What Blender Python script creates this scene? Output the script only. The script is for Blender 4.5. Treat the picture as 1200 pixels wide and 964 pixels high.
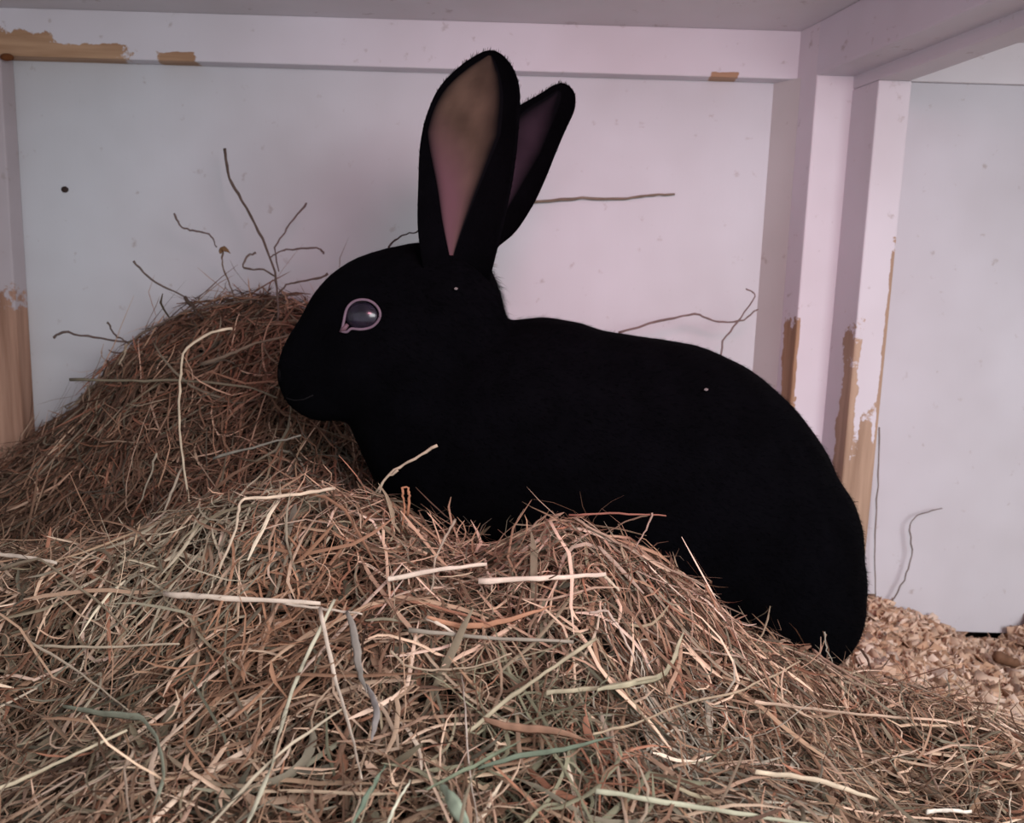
import bpy, bmesh, math, random
import numpy as np
from mathutils import Vector, Matrix, noise
from mathutils.bvhtree import BVHTree

random.seed(7); rng = np.random.default_rng(11)
for o in list(bpy.data.objects): bpy.data.objects.remove(o)
SC = bpy.context.scene; COL = SC.collection
PI = math.pi

# ------------------------------------------------------------------ camera
FPX = 950.0; PITCH = math.radians(8.6); ROLL = math.radians(1.7); CAMH = 0.37
CAM = Vector((0, 0, CAMH))
Fv = Vector((0, math.cos(PITCH), -math.sin(PITCH)))
U0 = Vector((0, math.sin(PITCH), math.cos(PITCH))); X0 = Vector((1, 0, 0))
Uv = U0*math.cos(ROLL) - X0*math.sin(ROLL)
Rv = X0*math.cos(ROLL) + U0*math.sin(ROLL)
cd = bpy.data.cameras.new('camera'); cam = bpy.data.objects.new('camera', cd); COL.objects.link(cam)
m = Matrix.Identity(4)
for i in range(3):
    m[i][0] = Rv[i]; m[i][1] = Uv[i]; m[i][2] = -Fv[i]; m[i][3] = CAM[i]
cam.matrix_world = m
cd.sensor_width = 36; cd.sensor_fit = 'HORIZONTAL'; cd.lens = 36*FPX/1200
cd.clip_start = 0.02; cd.dof.use_dof = True; cd.dof.focus_distance = 0.47; cd.dof.aperture_fstop = 15
SC.camera = cam

# ------------------------------------------------------------------ world, lights, exposure
w = bpy.data.worlds.new('world'); SC.world = w; w.use_nodes = True
bg = w.node_tree.nodes['Background']; bg.inputs[0].default_value = (0.68, 0.69, 0.76, 1); bg.inputs[1].default_value = 0.95
def area(name, loc, target, sx, sy, power, color):
    l = bpy.data.lights.new(name, 'AREA'); l.shape = 'RECTANGLE'; l.size = sx; l.size_y = sy
    l.energy = power; l.color = color
    o = bpy.data.objects.new(name, l); COL.objects.link(o); o.location = loc
    o.rotation_euler = (Vector(target)-Vector(loc)).to_track_quat('-Z', 'Y').to_euler(); return o
area('open_front_daylight', (0.62, -0.45, 0.66), (0.20, 0.85, 0.25), 0.6, 0.5, 11.8, (0.97, 0.98, 1.0))
pg = area('pink_tint_fill', (0.10, 0.10, 0.60), (0.09, 0.85, 0.30), 0.14, 0.14, 0.42, (1.0, 0.36, 0.50)); pg.data.spread = math.radians(75)  # added lamp above the view, tints the middle of the back panel pink
SC.view_settings.view_transform = 'Standard'; SC.view_settings.look = 'None'
SC.view_settings.exposure = 0.10; SC.view_settings.gamma = 1.0; SC.view_settings.use_curve_mapping = False

# ------------------------------------------------------------------ helpers
def ray(px, py): return Fv + Rv*((px-600)/FPX) - Uv*((py-482)/FPX)
def P(px, py, Y):
    d = ray(px, py); return CAM + d*(Y/d.y)
def srgb(r, g, b):
    f = lambda c: (c/255/12.92) if c/255 <= 0.04045 else ((c/255+0.055)/1.055)**2.4
    return (f(r), f(g), f(b))
def tag(o, label=None, cat=None, group=None, kind=None):
    if label: o['label'] = label
    if cat: o['category'] = cat
    if group: o['group'] = group
    if kind: o['kind'] = kind
    return o
def link(name, me, mat=None, parent=None, smooth=False):
    o = bpy.data.objects.new(name, me); COL.objects.link(o)
    if mat: me.materials.append(mat)
    if parent: o.parent = parent
    if smooth:
        me.polygons.foreach_set('use_smooth', [True]*len(me.polygons))
    return o
def mesh(name, V, F):
    me = bpy.data.meshes.new(name); me.from_pydata([tuple(v) for v in V], [], F); me.update(); return me
def fast_mesh(name, V, F, colors=None):
    """V (n,3) float, F (m,k) int, constant k"""
    me = bpy.data.meshes.new(name); k = F.shape[1]
    me.vertices.add(len(V)); me.vertices.foreach_set('co', V.astype(np.float32).ravel())
    me.loops.add(F.size); me.loops.foreach_set('vertex_index', F.astype(np.int32).ravel())
    me.polygons.add(len(F)); me.polygons.foreach_set('loop_start', np.arange(0, F.size, k, dtype=np.int32))
    me.update(calc_edges=True)
    if colors is not None:
        a = me.color_attributes.new('tint', 'FLOAT_COLOR', 'POINT')
        c = np.ones((len(V), 4), np.float32); c[:, :3] = colors; a.data.foreach_set('color', c.ravel())
    return me

class NT:
    def __init__(s, name, rough=0.9, spec=0.2):
        s.m = bpy.data.materials.new(name); s.m.use_nodes = True; s.t = s.m.node_tree
        s.b = s.t.nodes['Principled BSDF']; s.b.inputs['Roughness'].default_value = rough
        s.b.inputs['Specular IOR Level'].default_value = spec
    def n(s, t, **k):
        x = s.t.nodes.new(t)
        for a, v in k.items():
            if a.startswith('i_'): x.inputs[a[2:].replace('_', ' ')].default_value = v
            else: setattr(x, a, v)
        return x
    def l(s, a, b): s.t.links.new(a, b)
    def math(s, op, a, b=None, c=None):
        x = s.n('ShaderNodeMath', operation=op)
        for i, v in enumerate((a, b, c)):
            if v is None: continue
            if isinstance(v, (int, float)): x.inputs[i].default_value = v
            else: s.l(v, x.inputs[i])
        return x.outputs[0]
    def noise(s, vec, scale, detail=4, rough=0.6):
        x = s.n('ShaderNodeTexNoise'); x.inputs['Scale'].default_value = scale
        x.inputs['Detail'].default_value = detail; x.inputs['Roughness'].default_value = rough
        if vec is not None: s.l(vec, x.inputs['Vector'])
        return x.outputs[0]
    def ramp(s, fac, stops):
        x = s.n('ShaderNodeValToRGB'); e = x.color_ramp.elements
        while len(e) < len(stops): e.new(0.5)
        for i, (p, c) in enumerate(stops):
            e[i].position = p; e[i].color = (*c, 1) if len(c) == 3 else c
        s.l(fac, x.inputs[0]); return x.outputs[0]
    def mix(s, fac, a, b, mode='MIX'):
        x = s.n('ShaderNodeMix', data_type='RGBA', blend_type=mode)
        if isinstance(fac, float): x.inputs[0].default_value = fac
        else: s.l(fac, x.inputs[0])
        for i, v in ((6, a), (7, b)):
            if isinstance(v, tuple): x.inputs[i].default_value = (*v[:3], 1)
            else: s.l(v, x.inputs[i])
        return x.outputs[2]
    def bump(s, h, strength=0.3, dist=0.001):
        x = s.n('ShaderNodeBump'); x.inputs['Strength'].default_value = strength; x.inputs['Distance'].default_value = dist
        s.l(h, x.inputs['Height']); s.l(x.outputs[0], s.b.inputs['Normal'])

WOOD = srgb(196, 160, 128); WOOD_D = srgb(160, 122, 92)
def paint_mat(name, base=(222, 218, 222), patches=(), grain='z', rag=0.55, wood=(WOOD_D, WOOD)):
    """dirty white paint over wood; patches = boxes (cx,cy,cz,hx,hy,hz) in which the paint is worn off"""
    t = NT(name, 0.55, 0.25)
    pos = t.n('ShaderNodeTexCoord').outputs['Object']
    big = t.noise(pos, 5, 3); small = t.noise(pos, 60, 4); fine = t.noise(pos, 260, 2)
    b = srgb(*base); b2 = srgb(base[0]-16, base[1]-18, base[2]-20)
    col = t.ramp(big, [(0.3, b2), (0.7, b)])
    grime = t.ramp(small, [(0.27, (1, 1, 1)), (0.36, (0, 0, 0))])
    gm = t.n('ShaderNodeSeparateColor'); t.l(grime, gm.inputs[0])
    col = t.mix(t.math('MULTIPLY', gm.outputs[0], 0.45), col, srgb(150, 130, 120))
    mp = t.n('ShaderNodeMapping'); t.l(pos, mp.inputs[0])
    mp.inputs['Scale'].default_value = (90, 90, 5) if grain == 'z' else (5, 90, 90)
    gr = t.noise(mp.outputs[0], 1.0, 4)
    if patches:
        wcol = t.ramp(gr, [(0.35, wood[0]), (0.65, wood[1])])
        nz = t.noise(pos, 38, 6, 0.7); sep = t.n('ShaderNodeSeparateXYZ'); t.l(pos, sep.inputs[0])
        mask = None
        for (cx, cy, cz, hx, hy, hz) in patches:
            d = None
            for k, (c, h) in enumerate(((cx, hx), (cy, hy), (cz, hz))):
                v = t.math('DIVIDE', t.math('ABSOLUTE', t.math('SUBTRACT', sep.outputs[k], c)), h)
                d = v if d is None else t.math('MAXIMUM', d, v)
            e = t.math('ADD', d, t.math('MULTIPLY', t.math('SUBTRACT', nz, 0.5), rag*4))
            mask = e if mask is None else t.math('MINIMUM', mask, e)
        fac = t.math('MULTIPLY', t.math('SUBTRACT', 1.0, mask), 14.0)
        fac = t.math('MINIMUM', t.math('MAXIMUM', fac, 0.0), 1.0)
        col = t.mix(fac, col, wcol)
        h = t.math('ADD', t.math('MULTIPLY', gr, 0.25), t.math('MULTIPLY', t.math('SUBTRACT', 1.0, fac), 1.0))
        t.bump(h, 0.35, 0.0006)
    else:
        t.bump(t.math('ADD', gr, t.math('MULTIPLY', fine, 0.3)), 0.25, 0.0006)
    t.l(col, t.b.inputs['Base Color']); return t.m

def plain(name, rgb, rough=0.9, spec=0.2, var=0.25, scale=120):
    t = NT(name, rough, spec); pos = t.n('ShaderNodeTexCoord').outputs['Object']
    c = srgb(*rgb); d = tuple(x*(1-var) for x in c)
    t.l(t.ramp(t.noise(pos, scale, 3), [(0.35, d), (0.65, c)]), t.b.inputs['Base Color']); return t.m

def prism(name, foot, z0, z1, mat, parent=None, bevel=0.0015, kind='structure'):
    """vertical prism on an xy footprint"""
    bm = bmesh.new()
    a = [bm.verts.new((x, y, z0)) for x, y in foot]; b = [bm.verts.new((x, y, z1)) for x, y in foot]
    n = len(foot); bm.faces.new(a[::-1]); bm.faces.new(b)
    for i in range(n): bm.faces.new((a[i], a[(i+1) % n], b[(i+1) % n], b[i]))
    bmesh.ops.recalc_face_normals(bm, faces=bm.faces)
    if bevel: bmesh.ops.bevel(bm, geom=list(bm.edges), offset=bevel, segments=2, affect='EDGES', profile=0.6)
    me = bpy.data.meshes.new(name); bm.to_mesh(me); bm.free()
    o = link(name, me, mat, parent)
    if kind and not parent: o['kind'] = kind
    return o
def box(name, x0, x1, y0, y1, z0, z1, mat, parent=None, bevel=0.0015, kind='structure'):
    return prism(name, [(x0, y0), (x1, y0), (x1, y1), (x0, y1)], z0, z1, mat, parent, bevel, kind)

# ------------------------------------------------------------------ the hutch
YW = 0.85; YR = 0.832; Y1 = 0.80; Y2 = 0.763        # back panel, rail, first post, second post
vp = ray(390, 330); SK = vp.x/vp.y                  # the dividing frame runs slightly askew
zc = P(600, 26, YR).z                               # ceiling underside
zr = P(500, 80, YR).z                               # rail underside
dark = plain('gap_backing_dark', (40, 32, 28))  # for the backing board; the darkness of the gap is in its colour
xA = P(922, 300, YW).x                              # where the left panel meets the first post
xB0 = P(957, 95, Y1).x; xB1 = P(1000, 95, Y1).x
xC0 = P(1030, 95, Y2).x; xC1 = P(1069, 95, Y2).x
xL = P(3, 70, YR).x                                 # inner edge of the left post

mat_panel = paint_mat('white_painted_panel', (214, 215, 219))
mat_panel_r = paint_mat('white_painted_panel_far_bay', (216, 214, 220))
mat_ceil = paint_mat('ceiling_paint', (230, 226, 230), grain='x')
floor = box('floor', -0.75, 0.95, -0.15, 0.93, -0.03, -0.012, plain('floor_boards', (150, 120, 90)), bevel=0)
ceil = box('ceiling', -0.75, 0.95, 0.02, 0.90, zc, zc+0.015, mat_ceil, bevel=0)
wb = box('wall_back', -0.75, xA+0.03, YW, YW+0.012, -0.012, zc, mat_panel, bevel=0)
pr = P(1150, 741, YW)
wr = box('wall_back_far_bay', xA+0.03, 0.95, YW, YW+0.008, pr.z, P(1130, 98, YW).z, mat_panel_r, bevel=0.001)
gap_backing = box('wall_gap_backing', -0.75, 0.95, YW+0.04, YW+0.05, -0.012, zc, dark, bevel=0)  # board added behind the panels to keep outside light out of the gap
box('wall_left', -0.75, -0.735, 0.0, YW, -0.012, zc, mat_panel, bevel=0)
box('wall_right', 0.94, 0.955, 0.0, YW, -0.012, zc, mat_panel_r, bevel=0)
# top rail of the left bay, with paint gone along its lower edge at the left
q1 = P(55, 53, YR); q2 = P(205, 61, YR); q3 = P(850, 78, YR)
rail = box('trim_1', -0.75, P(957, 60, YR).x, YR, YW, zr, zc,
    paint_mat('rail_paint', (226, 222, 228), [(q1.x-0.07, YR, zr+0.004, 0.08, 0.05, 0.019), (q1.x+0.02, YR, zr+0.002, 0.06, 0.05, 0.012), (q2.x, YR, zr+0.001, 0.020, 0.05, 0.008), (q3.x, YR, zr+0.001, 0.014, 0.05, 0.004)], 'x', 0.36))
# left post
ql = P(10, 470, YR)
post_l = box('trim_2', -0.68, xL, YR-0.004, YW, -0.012, zr,
    paint_mat('left_post_paint', (196, 186, 190), [(xL-0.02, YR, ql.z-0.02, 0.2, 0.1, 0.13)], 'z', 0.3, wood=(srgb(150, 112, 92), srgb(186, 146, 124))))
# first post and narrow fillet in the corner
def sk(x, y0, y1): return x - SK*(y0-y1)            # x of a line leaving (x,y0) along the skewed frame at y1
qa = P(934, 425, Y1)
post1 = prism('trim_3', [(xB0, Y1), (xB1+0.01, Y1), (sk(xB1+0.01, Y1, YW), YW+0.012), (sk(xB0, Y1, YW)-0.004, YW+0.012)], -0.012, zc,
    paint_mat('first_post_paint', (226, 220, 226), [(xB0-0.001, Y1+0.006, qa.z-0.02, 0.004, 0.014, 0.06), (xB0-0.004, Y1+0.012, qa.z-0.1, 0.008, 0.02, 0.06)], 'z', 0.45, wood=(srgb(130, 98, 74), srgb(180, 144, 112))))
fil = prism('trim_4', [(sk(xB0, Y1, YW)-0.014, YW), (sk(xB0, Y1, 0.825), 0.825), (sk(xB0, Y1, YW)+0.006, YW)], -0.012, zr,
    paint_mat('fillet_paint', (206, 202, 200)), bevel=0)
qc = P(1005, 560, Y2)
post2 = prism('trim_5', [(xC0, Y2), (xC1, Y2), (sk(xC1, Y2, YW), YW), (sk(xC0, Y2, YW), YW)], -0.012, P(1050, 94, Y2).z,
    paint_mat('second_post_paint', (224, 220, 226), [(xC0+0.010, Y2+0.0, qc.z-0.06, 0.030, 0.014, 0.10), (xC0-0.002, Y2, qc.z+0.02, 0.009, 0.016, 0.12), (xC0+0.018, Y2, qc.z+0.015, 0.007, 0.02, 0.05), (xC1+0.001, Y2, qc.z+0.10, 0.0045, 0.004, 0.12), (xC1, Y2, qc.z-0.1, 0.05, 0.04, 0.08)], 'z', 0.42, wood=(srgb(150, 122, 100), srgb(186, 158, 134))))
# beams running forward from the posts
def beam(name, x0, x1, ys, ye, z0, z1, mat):
    o = prism(name, [(x0, ys), (x1, ys), (sk(x1, ys, ye), ye), (sk(x0, ys, ye), ye)], z0, z1, mat, bevel=0.002); return o
zb1 = P(980, 89, Y1).z; zb2 = P(1050, 94, Y2).z
beam('trim_6', xB0, xB1+0.012, YW-0.02, 0.03, zb1, zc, paint_mat('beam_paint', (220, 216, 224), [(0.42, 0.62, zb1, 0.02, 0.03, 0.004)], 'x'))
bpy.data.objects['trim_6'].location.x = sk(xB0, Y1, YW-0.02) - xB0
beam('trim_7', xC0, xC1, YW-0.02, 0.03, zb2, zb1+0.004, paint_mat('lower_beam_paint', (220, 216, 222), (), 'x'))
bpy.data.objects['trim_7'].location.x = sk(xC0, Y2, YW-0.02) - xC0
beam('trim_8', xC0+0.012, xC1, YW-0.02, 0.03, zb1+0.004, zc, mat_panel_r)
bpy.data.objects['trim_8'].location.x = sk(xC0, Y2, YW-0.02) - xC0
box('trim_9', xC1-0.06, 0.94, YW-0.003, YW+0.01, P(1130, 99, YW).z+0.001, zc, paint_mat('far_rail_paint', (228, 224, 228), (), 'x'))
# nail marks, knots and a crack
nailm = plain('rusty_nail', (60, 45, 40), 0.6)
def dot(px, py, Y, r, mat, parent, name='panel_speck', sq=(1, 1)):
    bm = bmesh.new(); bmesh.ops.create_uvsphere(bm, u_segments=10, v_segments=6, radius=r)
    for v in bm.verts: v.co.y *= 0.35; v.co.x *= sq[0]; v.co.z *= sq[1]
    me = bpy.data.meshes.new(name); bm.to_mesh(me); bm.free()
    o = link(name, me, mat, parent, True); o.location = P(px, py, Y); return o
dot(76, 222, YW-0.0003, 0.0036, nailm, wb, sq=(1.1, 0.9))
dot(907, 323, YW-0.0003, 0.0036, plain('knot_speck_brown', (120, 90, 85)), wb)  # small knot in the panel
dot(8, 67, YR-0.0055, 0.006, plain('knot_brown', (110, 65, 35)), rail, 'knot', (1.2, 0.6))
dot(991, 68, 0.775, 0.003, nailm, bpy.data.objects['trim_6'], 'nail_hole', (0.7, 1.6)).location.x -= bpy.data.objects['trim_6'].location.x
c0 = P(930, 122, 0.838); c1 = P(918, 226, 0.838)
me = mesh('crack', [c0+Vector((-.0008, 0, 0)), c0+Vector((.0012, -.001, 0)), c1+Vector((.0014, -.001, 0)), c1+Vector((-.0008, 0, 0)), c0+Vector((0, .006, 0)), c1+Vector((0, .006, 0))],
          [(0, 1, 2, 3), (0, 4, 1), (3, 2, 5), (1, 4, 5, 2), (0, 3, 5, 4)])
link('crack', me, plain('crack_dark', (80, 62, 55)), fil)

# ------------------------------------------------------------------ ground shape of hay and bedding
def tps(pts):
    A = np.array([[p.x, p.y] for p in pts]); z = np.array([p.z for p in pts]); n = len(A)
    def U(r2): return np.where(r2 > 1e-12, 0.5*r2*np.log(r2+1e-12), 0)
    d2 = ((A[:, None]-A[None])**2).sum(-1); K = U(d2) + 2e-5*np.eye(n)
    Q = np.c_[np.ones(n), A]; M = np.block([[K, Q], [Q.T, np.zeros((3, 3))]])
    s = np.linalg.solve(M, np.r_[z, 0, 0, 0])
    gx = np.linspace(-0.75, 0.95, 171); gy = np.linspace(-0.05, 0.87, 93)
    G = np.stack(np.meshgrid(gx, gy), -1).reshape(-1, 2)
    H = U(((G[:, None]-A[None])**2).sum(-1))@s[:n] + s[n] + G@s[n+1:]
    return H.reshape(93, 171)
def sampler(H):
    def f(x, y):
        u = np.clip((np.asarray(x)+0.75)/1.70*170, 0, 169.999); v = np.clip((np.asarray(y)+0.05)/0.92*92, 0, 91.999)
        i = u.astype(int); j = v.astype(int); a = u-i; b = v-j
        return H[j, i]*(1-a)*(1-b)+H[j, i+1]*a*(1-b)+H[j+1, i]*(1-a)*b+H[j+1, i+1]*a*b
    return f
ctl = [(-150, 700, .52), (0, 655, .52), (100, 640, .51), (200, 606, .50), (280, 588, .49), (350, 578, .485), (450, 594, .475), (500, 628, .468), (540, 650, .465), (590, 640, .46), (645, 608, .455), (700, 628, .455),
       (770, 672, .46), (830, 703, .465), (880, 757, .48), (940, 775, .50), (1000, 788, .53), (1090, 815, .56), (1200, 862, .56), (1300, 900, .56),
       (0, 964, .30), (300, 964, .28), (600, 964, .285), (900, 964, .32), (1200, 964, .40), (-150, 964, .32),
       (100, 800, .40), (350, 740, .39), (600, 760, .375), (850, 850, .385), (1050, 890, .45),
       # under and behind the rabbit
       (870, 782, .60), (700, 735, .60), (560, 690, .60), (980, 800, .62), (700, 740, .72), (900, 770, .72),
       # far heap on the left
       (-150, 620, .78), (0, 560, .76), (50, 530, .77), (100, 470, .765), (150, 422, .76), (230, 388, .75), (320, 372, .75), (370, 385, .74), (440, 450, .75), (520, 560, .78),
       (60, 590, .65), (200, 510, .67), (330, 490, .67), (130, 668, .575), (20, 680, .59), (300, 640, .575), (430, 640, .57), (420, 560, .65)]
pts = [P(*c) for c in ctl] + [Vector((x, -0.02, 0.06)) for x in (-0.6, -0.3, 0, 0.3, 0.7)] + \
      [Vector(v) for v in ((0.62, 0.45, 0.02), (0.9, 0.3, 0.0), (0.9, 0.7, 0.0), (0.50, 0.83, 0.0), (0.40, 0.75, 0.0), (0.05, 0.84, 0.08), (0.3, 0.84, 0.03), (0.55, 0.62, 0.01), (-0.72, 0.3, 0.18), (-0.7, 0.84, 0.2))]
Hh = tps(pts)
for j in range(93):
    for i in range(171):
        x = -0.75+i*0.01; y = -0.05+j*0.01
        Hh[j, i] += 0.011*noise.fractal(Vector((x*17, y*17, 1.7)), 1.0, 2.0, 2)-0.003
H = sampler(Hh)
# bedding of shavings over the whole floor
Hb_pts = [P(*c) for c in ((1020, 712, .83), (1060, 722, .835), (1100, 738, .838), (1140, 758, .84), (1180, 752, .84), (1200, 735, .84), (1100, 790, .72), (1180, 800, .72), (1200, 870, .6), (1030, 790, .66))] + \
         [Vector(v) for v in ((-0.7, 0.84, 0), (-0.2, 0.84, 0), (0.2, 0.84, 0.0), (-0.7, 0, 0), (0, 0, 0), (0.5, 0, 0), (0.9, 0, 0), (0, 0.4, 0), (-0.6, 0.4, 0), (0.9, 0.8, 0.02), (0.3, 0.5, 0.0))]
Hb = sampler(tps(Hb_pts))
def fbm(x, y, s, seed=0):
    return noise.fractal(Vector((x*s, y*s, seed)), 1.0, 2.0, 3)

def ground(name, f, off, x0, x1, y0, y1, step, mat, rough=0.0, parent=None):
    nx = int((x1-x0)/step)+1; ny = int((y1-y0)/step)+1
    X, Y = np.meshgrid(np.linspace(x0, x1, nx), np.linspace(y0, y1, ny))
    Z = f(X, Y)+off
    if rough: Z = Z + rough*np.array([noise.fractal(Vector((a*45, b*45, 3)), 1.0, 2.1, 3) for a, b in zip(X.ravel(), Y.ravel())]).reshape(X.shape)
    V = np.stack([X, Y, Z], -1).reshape(-1, 3)
    i = np.arange(nx-1); j = np.arange(ny-1)[:, None]; a = (j*nx+i).ravel()
    F = np.c_[a, a+1, a+nx+1, a+nx]
    return V, F

# ------------------------------------------------------------------ rabbit body
fur_mat = NT('black_fur', 0.95, 0.03)
fp = fur_mat.n('ShaderNodeTexCoord').outputs['Object']
fur_mat.l(fur_mat.ramp(fur_mat.noise(fp, 30, 4), [(0.35, (0.0010, 0.0010, 0.0015)), (0.7, (0.0019, 0.0019, 0.0028))]), fur_mat.b.inputs['Base Color'])
FUR = fur_mat.m
YB = 0.60
def cr(a, b, c, d, t):
    return 0.5*((2*b)+(-a+c)*t+(2*a-5*b+4*c-d)*t*t+(-a+3*b-3*c+d)*t**3)
def chain(bm, nodes, steps=8):
    """nodes: px, py, depth, radius px, thickness factor (depth radius / radius)"""
    N = np.array(nodes, float); n = len(N)
    for i in range(n-1):
        a, b, c, d = N[max(i-1, 0)], N[i], N[i+1], N[min(i+2, n-1)]
        for s in range(steps+(i == n-2)):
            q = cr(a, b, c, d, s/steps); ell(bm, *q)
def ell(bm, px, py, Y, r, th, rz=None):
    c = P(px, py, Y); R = r*Y/FPX
    mt = Matrix.Translation(c) @ Matrix.Diagonal((R, R*th, (rz*Y/FPX) if rz else R, 1))
    bmesh.ops.create_icosphere(bm, subdivisions=3, radius=1, matrix=mt)
bm = bmesh.new()
chain(bm, [(857, 630, .61, 140, .88), (828, 588, .61, 150, .88), (785, 553, .61, 153, .88), (730, 536, .605, 147, .86), (670, 518, .60, 138, .82), (625, 508, .60, 138, .80), (556, 520, .595, 118, .78), (535, 500, .59, 100, .74)])
ell(bm, 881, 638, .60, 129, .92); ell(bm, 902, 680, .60, 113, .9); ell(bm, 922, 706, .60, 92, .95); ell(bm, 652, 440, .60, 66, .75)
ell(bm, 800, 640, .56, 105, .55); ell(bm, 890, 680, .57, 95, .6)          # near thigh
ell(bm, 850, 650, .66, 110, .6)                                          # far thigh
ell(bm, 560, 560, .565, 85, .5); ell(bm, 560, 560, .64, 85, .5)            # shoulders
chain(bm, [(580, 490, .60, 96, .7), (530, 425, .595, 70, .6), (512, 372, .59, 70, .62), (480, 372, .585, 72, .62)])   # neck into head
ell(bm, 528, 352, .59, 58, .7); ell(bm, 540, 348, .595, 47, .75); ell(bm, 548, 330, .60, 32, .8)
chain(bm, [(500, 378, .585, 94, .58), (450, 388, .58, 90, .60), (415, 412, .578, 74, .56), (388, 430, .576, 62, .52), (380, 440, .576, 57, .50)])     # skull to muzzle
ell(bm, 440, 432, .575, 72, .62); ell(bm, 470, 430, .575, 78, .62)         # cheeks
ell(bm, 400, 458, .574, 36, .7)                                          # jaw
chain(bm, [(475, 480, .585, 70, .65), (520, 520, .59, 95, .7)])            # throat and chest
# front legs and long hind feet, mostly sunk in the hay
for yy in (.555, .63):
    chain(bm, [(525, 575, yy+.01, 46, .8), (515, 620, yy+.004, 32, .9), (505, 660, yy, 24, .9), (490, 678, yy, 20, 1.0), (468, 685, yy, 17, 1.1)], 6)
for yy in (.545, .67):
    chain(bm, [(880, 735, yy+.01, 46, .7), (850, 762, yy, 30, .8), (800, 765, yy, 24, .9), (745, 768, yy, 20, 1.0)], 6)
tmp = bpy.data.meshes.new('tmp'); bm.to_mesh(tmp); bm.free()
to = bpy.data.objects.new('tmp', tmp); COL.objects.link(to)
mo = to.modifiers.new('r', 'REMESH'); mo.mode = 'VOXEL'; mo.voxel_size = 0.0035
ms = to.modifiers.new('s', 'SMOOTH'); ms.factor = 0.5; ms.iterations = 14
dg = bpy.context.evaluated_depsgraph_get(); body_me = bpy.data.meshes.new_from_object(to.evaluated_get(dg)); body_me.name = 'body'
bpy.data.objects.remove(to)
nv = len(body_me.vertices); bv = np.empty(nv*3, np.float32); body_me.vertices.foreach_get('co', bv); bv = bv.reshape(-1, 3)
bz = float(bv[:, 2].min())
rabbit = bpy.data.objects.new('rabbit', None); COL.objects.link(rabbit); rabbit.location = (0.12, 0.60, bz); rabbit.empty_display_size = 0.05
tag(rabbit, 'black short-haired rabbit crouching side-on in the hay, ears raised', 'rabbit')
def rpart(name, me, mat, parent=None, smooth=True):
    o = link(name, me, mat, None, smooth)
    o.parent = parent or rabbit
    o.matrix_parent_inverse = Matrix.Translation(-Vector(rabbit.location))
    if parent: o.matrix_parent_inverse = Matrix.Identity(4)
    return o
body = rpart('body', body_me, FUR)
bvh = BVHTree.FromPolygons([tuple(v) for v in bv], [tuple(p.vertices) for p in body_me.polygons])
def cast(px, py):
    d = ray(px, py).normalized(); h = bvh.ray_cast(CAM, d); return (h[0], h[1]) if h[0] else (P(px, py, .6), Vector((0, -1, 0)))
def inside(p):
    q = bvh.find_nearest(Vector(p));
    return q[0] is not None and (Vector(p)-q[0]).dot(q[1]) < 0.001

def furmesh(name, me, count, length, wid, flow, mat, parent, lift=0.35, rag=0.3, keep=None):
    me.calc_loop_triangles(); nt = len(me.loop_triangles)
    T = np.empty(nt*3, np.int32); me.loop_triangles.foreach_get('vertices', T); T = T.reshape(-1, 3)
    V = np.empty(len(me.vertices)*3, np.float32); me.vertices.foreach_get('co', V); V = V.reshape(-1, 3)
    N = np.empty(len(me.vertices)*3, np.float32); me.vertices.foreach_get('normal', N); N = N.reshape(-1, 3)
    a, b, c = V[T[:, 0]], V[T[:, 1]], V[T[:, 2]]
    ar = np.linalg.norm(np.cross(b-a, c-a), axis=1); idx = rng.choice(nt, count, p=ar/ar.sum())
    r1 = np.sqrt(rng.random(count))[:, None]; r2 = rng.random(count)[:, None]
    w0, w1, w2 = 1-r1, r1*(1-r2), r1*r2
    p = V[T[idx, 0]]*w0+V[T[idx, 1]]*w1+V[T[idx, 2]]*w2
    n = N[T[idx, 0]]*w0+N[T[idx, 1]]*w1+N[T[idx, 2]]*w2; n /= np.linalg.norm(n, axis=1)[:, None]+1e-9
    if keep is not None:
        kk = keep(p, n); p = p[kk]; n = n[kk]; count = len(p)
    f = np.array(flow(p) if callable(flow) else np.tile(flow, (count, 1)), float)
    f = f-(f*n).sum(1)[:, None]*n; f /= np.linalg.norm(f, axis=1)[:, None]+1e-6
    d = f+n*lift+rng.normal(0, rag, (count, 3)); d /= np.linalg.norm(d, axis=1)[:, None]
    L = (length(p) if callable(length) else length)*rng.uniform(0.6, 1.25, count)
    s = np.cross(d, n); s /= np.linalg.norm(s, axis=1)[:, None]+1e-6
    s = s*wid*0.5; root = p-n*0.0006
    mid = root+d*(L*0.6)[:, None]; tip = root+(d*0.97-n*0.12)*(L)[:, None]
    VV = np.stack([root-s, root+s, mid+s*0.7, mid-s*0.7, tip], 1).reshape(-1, 3)
    k = np.arange(count)[:, None]*5
    F = np.concatenate([k+np.array([0, 1, 2]), k+np.array([0, 2, 3]), k+np.array([3, 2, 4])], 0)
    o = rpart(name, fast_mesh(name, VV, F), mat, parent, False); o['kind'] = 'stuff'; return o
def flow_body(p):
    f = np.tile(np.array([1.0, 0.0, -0.35]), (len(p), 1)); return f
xn = P(560, 330, .59)
def len_body(p):
    d = np.linalg.norm(p-np.array([P(585, 340, .6).x, .6, P(585, 340, .6).z]), axis=1)
    face = p[:, 0] < P(440, 400, .58).x
    return np.where(face, 0.0035, 0.0055)+0.0070*np.exp(-(d/0.035)**2)
furmesh('fur', body_me, 110000, len_body, 0.00032, flow_body, FUR, None, 0.30, 0.22)

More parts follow.
